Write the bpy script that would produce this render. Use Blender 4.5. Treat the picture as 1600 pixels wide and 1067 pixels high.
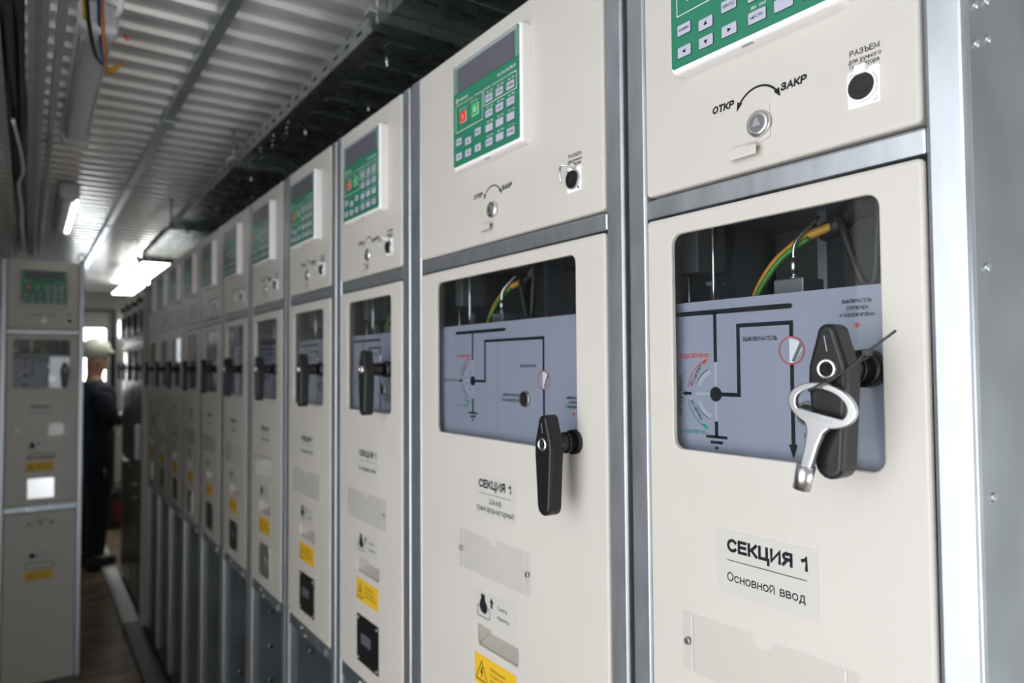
import bpy, bmesh, math, random
from mathutils import Vector, Matrix
from math import sin, cos, pi, radians
random.seed(7)
for o in list(bpy.data.objects): bpy.data.objects.remove(o)
SC = bpy.context.scene
COL = SC.collection
E = 1.70                                    # eye height; z values measured from the eye get E added

# ------------------------------------------------------------------ camera, world, light, exposure
def make_camera():
    yaw, pitch, roll = radians(34.52693), radians(1.966785), radians(-0.388786)
    fw = Vector((sin(yaw)*cos(pitch), cos(yaw)*cos(pitch), sin(pitch)))
    r = Vector((cos(yaw), -sin(yaw), 0)); u = r.cross(fw)
    r2 = r*cos(roll)+u*sin(roll); u2 = -r*sin(roll)+u*cos(roll)
    cd = bpy.data.cameras.new('camera'); cam = bpy.data.objects.new('camera', cd); COL.objects.link(cam)
    m = Matrix.Identity(4)
    for i in range(3):
        m[i][0], m[i][1], m[i][2] = r2[i], u2[i], -fw[i]
    m.translation = (-0.65, 0, E)
    cam.matrix_world = m
    cd.sensor_width = 36; cd.lens = 1100*36/1600; cd.clip_start = 0.02
    cd.dof.use_dof = True; cd.dof.focus_distance = 0.80; cd.dof.aperture_fstop = 4.0
    SC.camera = cam
make_camera()
W = bpy.data.worlds.new('daylight'); SC.world = W; W.use_nodes = True
bg = W.node_tree.nodes['Background']; bg.inputs[0].default_value = (0.93, 0.96, 1.0, 1); bg.inputs[1].default_value = 4.4
SC.view_settings.view_transform = 'Standard'; SC.view_settings.look = 'None'
SC.view_settings.exposure = 0.0; SC.view_settings.gamma = 1; SC.view_settings.use_curve_mapping = False

# ------------------------------------------------------------------ materials
def mat(name, col, rough=.5, metal=0., spec=.5, emit=None, es=0., noise=0., nscale=40., bump=0., stretch=None, alpha=None, coat=0.):
    m = bpy.data.materials.new(name); m.use_nodes = True
    nt = m.node_tree; b = nt.nodes['Principled BSDF']
    b.inputs['Base Color'].default_value = (*col, 1); b.inputs['Roughness'].default_value = rough
    b.inputs['Metallic'].default_value = metal; b.inputs['Specular IOR Level'].default_value = spec
    if coat: b.inputs['Coat Weight'].default_value = coat; b.inputs['Coat Roughness'].default_value = .1
    if emit: b.inputs['Emission Color'].default_value = (*emit, 1); b.inputs['Emission Strength'].default_value = es
    if noise or bump:
        tc = nt.nodes.new('ShaderNodeTexCoord'); mp = nt.nodes.new('ShaderNodeMapping'); nz = nt.nodes.new('ShaderNodeTexNoise')
        nt.links.new(tc.outputs['Object'], mp.inputs[0]); nt.links.new(mp.outputs[0], nz.inputs['Vector'])
        if stretch: mp.inputs['Scale'].default_value = stretch
        nz.inputs['Scale'].default_value = nscale; nz.inputs['Detail'].default_value = 4
        if noise:
            rp = nt.nodes.new('ShaderNodeMapRange'); rp.inputs[1].default_value = .25; rp.inputs[2].default_value = .75
            rp.inputs[3].default_value = 1-noise; rp.inputs[4].default_value = 1+noise
            mx = nt.nodes.new('ShaderNodeVectorMath'); mx.operation = 'SCALE'; mx.inputs[0].default_value = col
            nt.links.new(nz.outputs['Fac'], rp.inputs[0]); nt.links.new(rp.outputs[0], mx.inputs['Scale'])
            nt.links.new(mx.outputs[0], b.inputs['Base Color'])
            rr = nt.nodes.new('ShaderNodeMapRange'); rr.inputs[3].default_value = max(.05, rough-.08); rr.inputs[4].default_value = rough+.08
            nt.links.new(nz.outputs['Fac'], rr.inputs[0]); nt.links.new(rr.outputs[0], b.inputs['Roughness'])
        if bump:
            bp = nt.nodes.new('ShaderNodeBump'); bp.inputs['Strength'].default_value = bump; bp.inputs['Distance'].default_value = .002
            nt.links.new(nz.outputs['Fac'], bp.inputs['Height']); nt.links.new(bp.outputs[0], b.inputs['Normal'])
    return m
def glass(name, tint=(1, 1, 1), refl=1.0, rough=0.0):
    m = bpy.data.materials.new(name); m.use_nodes = True; nt = m.node_tree
    nt.nodes.remove(nt.nodes['Principled BSDF']); out = nt.nodes['Material Output']
    t = nt.nodes.new('ShaderNodeBsdfTransparent'); t.inputs[0].default_value = (*tint, 1)
    g = nt.nodes.new('ShaderNodeBsdfGlossy'); g.inputs['Roughness'].default_value = rough
    f = nt.nodes.new('ShaderNodeFresnel'); gm = nt.nodes.new('ShaderNodeNewGeometry'); ir = nt.nodes.new('ShaderNodeMapRange')
    ir.inputs[3].default_value = 1.5; ir.inputs[4].default_value = 1/1.5        # same reflectance on both faces of the sheet
    nt.links.new(gm.outputs['Backfacing'], ir.inputs[0]); nt.links.new(ir.outputs[0], f.inputs[0])
    mu = nt.nodes.new('ShaderNodeMath'); mu.operation = 'MULTIPLY'; mu.inputs[1].default_value = refl
    mx = nt.nodes.new('ShaderNodeMixShader')
    nt.links.new(f.outputs[0], mu.inputs[0]); nt.links.new(mu.outputs[0], mx.inputs[0])
    nt.links.new(t.outputs[0], mx.inputs[1]); nt.links.new(g.outputs[0], mx.inputs[2]); nt.links.new(mx.outputs[0], out.inputs[0])
    return m
M = dict(
    paint=mat('cream_paint', (.56, .53, .487), .38, noise=.02, nscale=6),
    zinc=mat('galvanised_steel', (.47, .495, .53), .36, .85, noise=.10, nscale=55, stretch=(1, 1, .25)),
    zincd=mat('galvanised_sheet', (.36, .40, .43), .34, .85, noise=.14, nscale=9),
    traym=mat('tray_steel', (.36, .40, .39), .28, .95, noise=.22, nscale=14),
    white=mat('white_plastic', (.88, .86, .86), .35),
    green=mat('green_overlay', (.022, .19, .108), .35),
    greyov=mat('pale_grey_overlay', (.32, .345, .38), .3),
    lcd=mat('display_grey', (.10, .10, .125), .35),
    red=mat('red_print', (.72, .06, .04), .4),
    grn=mat('green_button', (.08, .42, .16), .4),
    grntx=mat('green_print', (.02, .32, .20), .5),
    key=mat('key_lilac', (.46, .46, .56), .4),
    wprint=mat('white_print', (.85, .88, .86), .5),
    black=mat('black_print', (.010, .012, .016), .6, spec=.2),
    blackp=mat('black_plastic', (.010, .010, .011), .32, spec=.38),
    chrome=mat('chrome', (.62, .62, .63), .30, 1.0),
    steel=mat('bright_steel', (.82, .83, .84), .25, 1.0),
    brass=mat('nickel_bush', (.75, .70, .62), .2, 1.0),
    mimic=mat('mimic_plate', (.345, .355, .435), .42),
    slot=mat('slot_light', (.46, .48, .53), .4),
    dark=mat('dark_interior', (.10, .105, .11), .6),
    darkm=mat('dark_grey_metal', (.19, .195, .20), .45, .5),
    hole=mat('hole_black', (.004, .004, .005), .7),
    yellow=mat('yellow_sticker', (.70, .42, .02), .5),
    sticker=mat('clear_sticker', (.535, .515, .480), .3),
    acryl=glass('clear_acrylic', (.992, .994, .992), .55, .03),
    pane=glass('window_glass', (.90, .92, .93), 1.0, .0),
    yg=mat('yellow_green_sheath', (.58, .28, .02), .4),
    ygg=mat('green_stripe_sheath', (.05, .22, .03), .4),
    rubber=mat('black_rubber', (.016, .017, .018), .45),
    ceil=mat('ceiling_sheet', (.70, .70, .70), .20, .45, noise=.02, nscale=3),
    trim=mat('grey_trim', (.22, .22, .22), .4, .4),
    wall=mat('wall_panel', (.42, .41, .38), .5, noise=.03, nscale=3),
    floor=mat('floor_lino', (.25, .19, .125), .24, noise=.34, nscale=3.2, stretch=(1, 2.2, 1)),
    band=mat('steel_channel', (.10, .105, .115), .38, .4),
    bandl=mat('light_channel', (.55, .55, .52), .35, .2),  # pale rail; on the floor channel the tone carries door light
    lampb=mat('lamp_body', (.52, .53, .55), .4),
    lampd=mat('lamp_diffuser', (.38, .40, .43), .25),
    lit=mat('lit_tube', (1, 1, 1), .5, emit=(1, .99, .95), es=9),
    lit2=mat('lit_strip', (1, 1, 1), .5, emit=(1, .99, .95), es=4),
    litup=mat('lamp_top', (1, 1, 1), .5, emit=(1, .99, .95), es=6),
    day=mat('daylight_pane', (1, 1, 1), .5, emit=(.93, .97, 1), es=11),
    orange=mat('orange_wire', (.45, .16, .05), .45),
    bluew=mat('blue_wire', (.02, .07, .22), .45),
    navy=mat('navy_cloth', (.008, .012, .022), .8),
    skin=mat('skin', (.38, .20, .13), .5),
    hat=mat('hard_hat_white', (.62, .62, .54), .35),
    boot=mat('boot_black', (.01, .01, .01), .5),
    stripe=mat('reflective_piping', (.45, .46, .48), .4),
    postb=mat('beige_post', (.46, .42, .36), .4),
    dkpaint=mat('grey_brown_paint', (.085, .08, .072), .32),  # shade and dark reflections on the far cabinets put into the colour
    redcase=mat('dark_red_case', (.12, .012, .014), .5),
)

# ------------------------------------------------------------------ mesh builder
class MB:
    def __init__(s): s.bm = bmesh.new(); s.ms = []
    def mi(s, m):
        m = M[m]
        if m not in s.ms: s.ms.append(m)
        return s.ms.index(m)
    def add(s, tb, m, smooth=False, mx=None):
        k = s.mi(m); vm = {}
        for v in tb.verts: vm[v] = s.bm.verts.new(mx @ v.co if mx else v.co)
        for f in tb.faces:
            try: g = s.bm.faces.new([vm[v] for v in f.verts])
            except ValueError: continue
            g.material_index = k; g.smooth = smooth
        tb.free(); return s
    def box(s, a, b, m, bev=0., seg=2, mx=None):
        tb = bmesh.new(); bmesh.ops.create_cube(tb, size=1)
        a = Vector(a); b = Vector(b)
        for v in tb.verts: v.co = Vector([(a[i]+b[i])/2+v.co[i]*abs(b[i]-a[i]) for i in range(3)])
        if bev: bmesh.ops.bevel(tb, geom=tb.edges[:], offset=bev, segments=seg, affect='EDGES', profile=.5)
        return s.add(tb, m, False, mx)
    def cyl(s, p0, p1, r, m, n=24, r1=None, smooth=True, cap=True):
        p0 = Vector(p0); p1 = Vector(p1); d = p1-p0; tb = bmesh.new()
        bmesh.ops.create_cone(tb, cap_ends=cap, segments=n, radius1=r, radius2=r if r1 is None else r1, depth=d.length)
        q = d.to_track_quat('Z', 'Y').to_matrix().to_4x4(); q.translation = (p0+p1)/2
        k = len(s.bm.faces); s.add(tb, m, smooth, q)
        s.bm.faces.ensure_lookup_table()
        for f in s.bm.faces[k:]:
            if len(f.verts) > 4: f.smooth = False
        return s
    def sphere(s, c, r, m, sc=(1, 1, 1), n=16):
        tb = bmesh.new(); bmesh.ops.create_uvsphere(tb, u_segments=n, v_segments=max(6, n//2), radius=r)
        q = Matrix.Translation(c) @ Matrix.Diagonal((*sc, 1)); return s.add(tb, m, True, q)
    def tube(s, pts, r, m, n=10, closed=False, sub=4):
        P = [Vector(p) for p in pts]; Q = []
        N = len(P)
        rng = range(N if closed else N-1)
        for i in rng:
            a = P[(i-1) % N] if (closed or i > 0) else P[0]; b = P[i]; c = P[(i+1) % N]
            d = P[(i+2) % N] if (closed or i+2 < N) else P[-1]
            for k in range(sub):
                t = k/sub
                Q.append(.5*((2*b)+(-a+c)*t+(2*a-5*b+4*c-d)*t*t+(-a+3*b-3*c+d)*t**3))
        if not closed: Q.append(P[-1])
        tb = bmesh.new(); rings = []; up = Vector((0.13, .31, .94))
        for i, p in enumerate(Q):
            a = Q[i-1] if (i > 0 or closed) else Q[0]; b = Q[(i+1) % len(Q)] if (i+1 < len(Q) or closed) else Q[-1]
            t = (b-a).normalized(); x = t.cross(up)
            if x.length < 1e-4: x = t.cross(Vector((1, 0, 0)))
            x.normalize(); y = t.cross(x); up = -y if y.dot(up) < 0 else y
            y = up; x = y.cross(t).normalized()
            rr = r(i/max(1, len(Q)-1)) if callable(r) else r
            rings.append([tb.verts.new(p+rr*(cos(2*pi*j/n)*x+sin(2*pi*j/n)*y)) for j in range(n)])
        K = len(rings)
        for i in range(K if closed else K-1):
            A = rings[i]; B = rings[(i+1) % K]
            for j in range(n): tb.faces.new((A[j], A[(j+1) % n], B[(j+1) % n], B[j]))
        if not closed: tb.faces.new(rings[0][::-1]); tb.faces.new(rings[-1])
        bmesh.ops.recalc_face_normals(tb, faces=tb.faces[:])
        return s.add(tb, m, True)
    def plate(s, outer, y0, y1, m, holes=(), bev=0., seg=3, mx=None, hbev=0.):
        """prism of an outline in x,z, from y0 (front, towards -y) to y1, with holes; bev rounds the front rim"""
        tb = bmesh.new()
        def off(pts, d):
            n = len(pts); R = []
            ar = sum(pts[i][0]*pts[(i+1) % n][1]-pts[(i+1) % n][0]*pts[i][1] for i in range(n)); sg = 1 if ar > 0 else -1
            for i in range(n):
                a = Vector(pts[i-1]); b = Vector(pts[i]); c = Vector(pts[(i+1) % n])
                e1 = (b-a); e2 = (c-b)
                n1 = Vector((-e1.y, e1.x)).normalized()*sg; n2 = Vector((-e2.y, e2.x)).normalized()*sg
                k = n1+n2; l = k.length
                k = k/l if l > 1e-6 else n1
                R.append(b+k*d/max(.35, k.dot(n1)))
            return R
        def loop(pts, y): return [tb.verts.new((p[0], y, p[1])) for p in pts]
        def strip(A, B):
            n = len(A)
            for i in range(n): tb.faces.new((A[i], A[(i+1) % n], B[(i+1) % n], B[i]))
        def edges(L): return [tb.edges.get((L[i], L[(i+1) % len(L)])) or tb.edges.new((L[i], L[(i+1) % len(L)])) for i in range(len(L))]
        fr, bk = [], []
        loops = [(outer, bev, 1)]+[(h, hbev, -1) for h in holes]
        for pts, bv, sg in loops:
            st = []
            if bv:
                for k in range(seg+1):
                    a = k/seg*pi/2; st.append((bv*(1-sin(a))*sg, y0+bv*(1-cos(a))))
            else: st = [(0, y0)]
            st.append((0, y1)); prev = None
            for d, y in st:
                L = loop(off(pts, d) if abs(d) > 1e-9 else pts, y)
                if prev is None: fr += edges(L)
                else: strip(prev, L)
                prev = L
            bk += edges(prev)
        for ed in (fr, bk): bmesh.ops.triangle_fill(tb, use_beauty=True, use_dissolve=False, edges=ed)
        bmesh.ops.recalc_face_normals(tb, faces=tb.faces[:])
        return s.add(tb, m, False, mx)
    def poly(s, pts, y, m, mx=None):
        tb = bmesh.new(); f = tb.faces.new([tb.verts.new((p[0], y, p[1])) for p in pts])
        if f.calc_area() and f.normal.y > 0: f.normal_flip()
        f.normal_update()
        if f.normal.y > 0: bmesh.ops.reverse_faces(tb, faces=[f])
        return s.add(tb, m, False, mx)
    def rect(s, x0, x1, z0, z1, y, m): return s.poly([(x0, z0), (x1, z0), (x1, z1), (x0, z1)], y, m)
    def line(s, pts, w, y, m):
        """flat stroke through points of x,z on the plane y"""
        for i in range(len(pts)-1):
            a = Vector(pts[i]); b = Vector(pts[i+1]); d = (b-a).normalized(); n = Vector((-d.y, d.x))*w/2
            if i > 0: a = a-d*w/2
            if i < len(pts)-2: b = b+d*w/2
            s.poly([a+n, a-n, b-n, b+n], y-i*2e-5, m)
        return s
    def arc(s, cx, cz, r, a0, a1, w, y, m, n=16):
        P = [(cx+cos(a0+(a1-a0)*i/n)*r, cz+sin(a0+(a1-a0)*i/n)*r) for i in range(n+1)]
        for i in range(n):
            a = Vector(P[i]); b = Vector(P[i+1]); c = Vector((cx, cz)); ka = (a-c).normalized()*w/2; kb = (b-c).normalized()*w/2
            s.poly([a+ka, a-ka, b-kb, b+kb], y, m)
        return s
    def disc(s, cx, cz, r, y, m, n=24): return s.poly([(cx+cos(2*pi*i/n)*r, cz+sin(2*pi*i/n)*r) for i in range(n)], y, m)
    def build(s, name, parent=None, smooth=None):
        me = bpy.data.meshes.new(name); s.bm.to_mesh(me); s.bm.free()
        for m in s.ms: me.materials.append(m)
        o = bpy.data.objects.new(name, me); COL.objects.link(o)
        if parent: o.parent = parent
        return o
# ---- stroke lettering: every glyph is (width, strokes) on a box one cap height tall
def _ar(cx, cy, rx, ry, a0, a1, n=10): return [(cx+rx*cos(radians(a0+(a1-a0)*i/n)), cy+ry*sin(radians(a0+(a1-a0)*i/n))) for i in range(n+1)]
def _font():
    G = {}
    O = lambda w: _ar(w/2, .5, w/2, .5, 90, 450, 20)
    G['А'] = (.72, [[(0, 0), (.36, 1), (.72, 0)], [(.12, .33), (.60, .33)]])
    G['Б'] = (.64, [[(.60, 1), (0, 1), (0, 0), (.36, 0)]+_ar(.36, .29, .28, .29, -90, 90)+[(0, .58)]])
    G['В'] = (.66, [[(0, 0), (0, 1), (.36, 1)]+_ar(.36, .76, .25, .24, 90, -90)+[(0, .52)], [(.36, .52)]+_ar(.38, .26, .28, .26, 90, -90)+[(0, 0)]])
    G['Г'] = (.52, [[(0, 0), (0, 1), (.52, 1)]])
    G['Д'] = (.78, [[(0, -.18), (0, 0), (.78, 0), (.78, -.18)], [(.10, 0), (.20, .45), (.22, 1), (.66, 1), (.66, 0)]])
    G['Е'] = (.60, [[(.60, 0), (0, 0), (0, 1), (.58, 1)], [(0, .52), (.54, .52)]])
    G['Ж'] = (1.0, [[(.5, 0), (.5, 1)], [(0, 0), (.36, .52), (.02, 1)], [(1, 0), (.64, .52), (.98, 1)], [(.36, .52), (.64, .52)]])
    G['З'] = (.58, [_ar(.28, .75, .27, .25, 160, -90)+[(.20, .5)], [(.28, .5)]+_ar(.29, .25, .29, .25, 90, -165)])
    G['И'] = (.68, [[(0, 1), (0, 0), (.68, 1), (.68, 0)]])
    G['Й'] = (.68, [[(0, 1), (0, 0), (.68, 1), (.68, 0)], _ar(.34, 1.24, .17, .12, 180, 360, 6)])
    G['К'] = (.64, [[(0, 0), (0, 1)], [(0, .5), (.22, .5), (.62, 1)], [(.22, .5), (.64, 0)]])
    G['Л'] = (.68, [[(0, 0), (.10, .04), (.16, .4), (.18, 1), (.68, 1), (.68, 0)]])
    G['М'] = (.80, [[(0, 0), (0, 1), (.40, .08), (.80, 1), (.80, 0)]])
    G['Н'] = (.66, [[(0, 0), (0, 1)], [(.66, 0), (.66, 1)], [(0, .52), (.66, .52)]])
    G['О'] = (.78, [O(.78)])
    G['П'] = (.66, [[(0, 0), (0, 1), (.66, 1), (.66, 0)]])
    G['Р'] = (.62, [[(0, 0), (0, 1), (.36, 1)]+_ar(.36, .73, .26, .27, 90, -90)+[(0, .46)]])
    G['С'] = (.70, [_ar(.38, .5, .38, .5, 42, 318, 16)])
    G['Т'] = (.62, [[(0, 1), (.62, 1)], [(.31, 1), (.31, 0)]])
    G['У'] = (.64, [[(0, 1), (.34, .34)], [(.64, 1), (.30, .12), (.20, 0), (.06, .02)]])
    G['Ф'] = (.84, [_ar(.42, .52, .42, .32, 90, 450, 18), [(.42, 1.02), (.42, -.02)]])
    G['Х'] = (.66, [[(0, 0), (.66, 1)], [(0, 1), (.66, 0)]])
    G['Ц'] = (.72, [[(0, 1), (0, 0), (.74, 0), (.74, -.2)], [(.62, 1), (.62, 0)]])
    G['Ч'] = (.60, [[(0, 1), (0, .62)]+_ar(.22, .62, .22, .2, 180, 270, 6)+[(.60, .42)], [(.60, 1), (.60, 0)]])
    G['Ш'] = (.92, [[(0, 1), (0, 0), (.92, 0), (.92, 1)], [(.46, 1), (.46, 0)]])
    G['Щ'] = (.98, [[(0, 1), (0, 0), (1.0, 0), (1.0, -.2)], [(.44, 1), (.44, 0)], [(.88, 1), (.88, 0)]])
    bowl = lambda x: [[(x, 1), (x, 0), (x+.30, 0)]+_ar(x+.30, .28, .26, .28, -90, 90)+[(x, .56)]]
    G['Ь'] = (.56, bowl(0)); G['Ъ'] = (.74, bowl(.18)+[[(0, 1), (.18, 1)]]); G['Ы'] = (.84, bowl(0)+[[(.84, 1), (.84, 0)]])
    G['Э'] = (.66, [_ar(.28, .5, .38, .5, 138, -138, 16), [(.18, .52), (.64, .52)]])
    G['Ю'] = (.98, [[(0, 0), (0, 1)], [(0, .52), (.28, .52)], _ar(.63, .5, .35, .5, 90, 450, 20)])
    G['Я'] = (.64, [[(.64, 0), (.64, 1), (.30, 1)]+_ar(.30, .74, .27, .26, 90, 270)+[(.64, .48)], [(.34, .48), (0, 0)]])
    G['1'] = (.34, [[(0, .74), (.22, .84), (.30, 1), (.30, 0)]]); G['2'] = (.56, [_ar(.28, .72, .27, .28, 170, -30)+[(0, 0), (.56, 0)]])
    G['3'] = G['З']; G['4'] = (.58, [[(.42, 0), (.42, 1), (0, .3), (.58, .3)]]); G['0'] = (.56, [O(.56)])
    G['.'] = (.10, [[(0, 0), (.10, 0)]]); G['_'] = (.4, [[(0, -.1), (.4, -.1)]]); G[' '] = (.30, [])
    G['S'] = (.60, [_ar(.30, .75, .28, .25, 30, 270)+_ar(.30, .25, .30, .25, 90, -150)]); G['R'] = (.64, G['Р'][1]+[[(.34, .46), (.64, 0)]])
    G['N'] = (.66, [[(0, 0), (0, 1), (.66, 0), (.66, 1)]]); G['U'] = (.66, [[(0, 1), (0, .32)]+_ar(.33, .32, .33, .32, 180, 360)+[(.66, 1)]]); G['D'] = (.68, [[(0, 0), (0, 1), (.30, 1)]+_ar(.30, .5, .38, .5, 90, -90)+[(0, 0)]])
    for a, b in zip('TEBAM', 'ТЕВАМ'): G[a] = G[b]
    xh = .73
    for c in 'вгджзийклмнопстхцчшщъыьэюя':
        w, S = G[c.upper()]; G[c] = (w*.80, [[(x*.80, y*xh) for x, y in P] for P in S])
    G['а'] = (.50, [[(.02, .60)]+_ar(.25, .50, .22, .23, 130, 10, 8)+[(.48, 0)], [(.48, .40), (.2, .38)]+_ar(.2, .2, .2, .2, 90, 270, 8)+[(.34, .03), (.48, .18)]])
    G['е'] = (.52, [[(0, .38), (.52, .38)]+_ar(.26, .365, .26, .365, 5, 310, 16)])
    G['р'] = (.50, [[(0, -.28), (0, xh)], _ar(.25, .365, .25, .365, 90, 450, 18)])
    G['у'] = (.48, [[(0, xh), (.25, 0)], [(.48, xh), (.18, -.2), (.10, -.28), (0, -.26)]])
    G['ф'] = (.80, [_ar(.40, .365, .40, .345, 90, 450, 18), [(.40, 1.0), (.40, -.28)]])
    G['б'] = (.52, [_ar(.26, .33, .26, .33, 90, 450, 18), [(0, .34), (.04, .72), (.2, .92), (.48, 1.0)]])
    return G
FONT = _font()
def text(s, t, x0, x1, z, cap, y, m, bold=0., rot=0., shear=0.):
    """lettering from x0 to x1 with its baseline at z; rot turns it about (x0,z)"""
    th = (.130+bold*3.0); gap = .17+th*.55; lay = []; u = th/2
    for ch in t:
        w, S = FONT[ch]; lay.append((u, S)); u += w+gap
    tot = u-gap+th/2; sx = (x1-x0)/tot; hz = cap; ca, sa = cos(rot), sin(rot); k = s.mi(m); vn = s.bm.verts.new; dy = 0.
    for (u, S) in lay:
        for P in S:
            Q = [Vector(((u+a+shear*b)*sx, (th/2+b*(1-th))*hz if 0 <= b <= 1 else (b if b < 0 else b-th/2)*hz)) for a, b in P]
            hw = th*hz/2; closed = (Q[0]-Q[-1]).length < 1e-7
            L, R = [], []
            for i, q in enumerate(Q):
                a = Q[i-1] if i else (Q[-2] if closed else None); c = Q[i+1] if i+1 < len(Q) else (Q[1] if closed else None)
                d1 = (q-a).normalized() if a is not None else None; d2 = (c-q).normalized() if c is not None else None
                d1 = d1 or d2; d2 = d2 or d1
                n1 = Vector((-d1.y, d1.x)); n2 = Vector((-d2.y, d2.x)); n = n1+n2
                n = n.normalized() if n.length > 1e-4 else n1
                f = min(1/max(.4, n.dot(n1)), 1.8); p = q.copy()
                if a is None: p = q-d2*hw*.999
                if c is None: p = q+d1*hw*.999
                L.append(p+n*hw*f); R.append(p-n*hw*f)
            T = lambda p: vn((x0+p.x*ca-p.y*sa, y-dy, z+p.x*sa+p.y*ca))
            A = [T(p) for p in L]; B = [T(p) for p in R]
            for i in range(len(Q)-1):
                f = s.bm.faces.new((A[i], B[i], B[i+1], A[i+1])); f.material_index = k
                f.normal_update()
                if f.normal.y > 0: f.normal_flip()
            dy = (dy+1.5e-6) % 3e-5
    return s
MB.text = text
def rr(x0, x1, z0, z1, r, n=5):
    P = []
    for cx, cz, a in ((x1-r, z1-r, 0), (x0+r, z1-r, pi/2), (x0+r, z0+r, pi), (x1-r, z0+r, 3*pi/2)):
        for i in range(n+1): P.append((cx+cos(a+pi/2*i/n)*r, cz+sin(a+pi/2*i/n)*r))
    return P
def circ(cx, cz, r, n=24): return [(cx+cos(2*pi*i/n)*r, cz+sin(2*pi*i/n)*r) for i in range(n)]
def tag(o, label, cat, group=None, kind=None):
    if label: o['label'] = label
    if cat: o['category'] = cat
    if group: o['group'] = group
    if kind: o['kind'] = kind
    return o
def thing(name, label, cat, loc=(0, 0, 0), rz=0., group=None):
    o = bpy.data.objects.new(name, None); COL.objects.link(o); o.location = loc; o.rotation_euler = (0, 0, rz); o.empty_display_size = .1
    return tag(o, label, cat, group)
def struct(mb, name): return tag(mb.build(name), None, None, kind='structure')

# ------------------------------------------------------------------ the room
CZ = E+.855
def room():
    # ceiling: profiled sheet, ridges running across the row
    mb = MB(); tb = bmesh.new(); y = -1.6; prof = []
    while y < 9.2:
        prof += [(y, 0), (y+.060, 0), (y+.068, -.012), (y+.092, -.012), (y+.100, 0)]; y += .1025
    prof.append((9.2, 0)); A = [tb.verts.new((-2.3, a, CZ+b)) for a, b in prof]; B = [tb.verts.new((1.6, a, CZ+b)) for a, b in prof]
    for i in range(len(prof)-1): tb.faces.new((A[i], A[i+1], B[i+1], B[i]))
    mb.add(tb, 'ceil'); mb.box((-2.3, -1.6, CZ+.02), (1.6, 9.2, CZ+.06), 'ceil'); struct(mb, 'ceiling')
    mb = MB(); mb.box((-2.3, -1.6, -.05), (1.6, 9.2, 0), 'floor'); struct(mb, 'floor')
    mb = MB(); mb.box((1.5, -1.6, 0), (1.55, 9.2, CZ), 'wall'); struct(mb, 'wall_right')
    mb = MB(); mb.box((-1.70, 1.3, 0), (-1.65, 9.2, CZ), 'wall'); mb.box((-2.25, 1.3, 0), (-1.70, 1.35, CZ), 'wall'); mb.box((-2.25, -1.6, 0), (-2.2, -1.05, CZ), 'wall')  # setback and unseen near opening placed to shape the daylight falloff
    for k in range(9): mb.box((-1.65, 1.8+k*.85, .02), (-1.643, 1.82+k*.85, CZ-.02), 'trim')
    struct(mb, 'wall_left')
    # near end, unseen: wall and opening shaped to steer daylight onto the row
    mb = MB(); mb.box((-2.25, -1.66, 0), (-.42, -1.6, CZ), 'wall'); mb.box((-.42, -1.66, 1.85), (1.5, -1.6, CZ), 'wall'); struct(mb, 'wall_front')
    # far wall with a glazed door
    mb = MB()
    mb.box((-2.25, 9.0, 0), (-.36, 9.06, CZ), 'wall'); mb.box((.16, 9.0, 0), (1.5, 9.06, CZ), 'wall'); mb.box((-.36, 9.0, E+.66), (.16, 9.06, CZ), 'wall')
    mb.box((.16, 8.985, E-.73), (1.5, 9.0, E-.70), 'bandl')
    struct(mb, 'wall_back')
    d = MB(); d.plate(rr(-.36, .16, 0.0, E+.66, .01), 8.97, 9.03, 'blackp', [rr(-.30, .105, .10, E+.62, .01)])
    dr = tag(d.build('door_1'), None, None, kind='structure')
    p = MB(); p.plate(rr(-.30, .105, .10, E+.62, .01), 8.985, 9.02, 'wall', [rr(-.25, .06, E-.42, E+.44, .02)]); p.build('door_leaf', dr)
    p = MB(); p.box((-.25, 9.0, E-.42), (.06, 9.01, E+.44), 'day'); p.build('door_pane', dr)
    mb = MB(); mb.box((-.29, -1.5, CZ-.035), (-.262, 8.9, CZ-.010), 'zincd')
    for k in range(9): mb.box((-.295, -.6+k*1.05, CZ-.04), (-.257, -.57+k*1.05, CZ-.008), 'zincd')
    struct(mb, 'trim_1')
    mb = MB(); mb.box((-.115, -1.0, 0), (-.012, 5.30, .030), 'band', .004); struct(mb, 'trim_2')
    mb = MB(); mb.box((-.115, 5.302, 0), (-.012, 8.6, .030), 'bandl', .004); struct(mb, 'trim_3')  # same floor channel; door light on it put into the paler colour
room()

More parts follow.
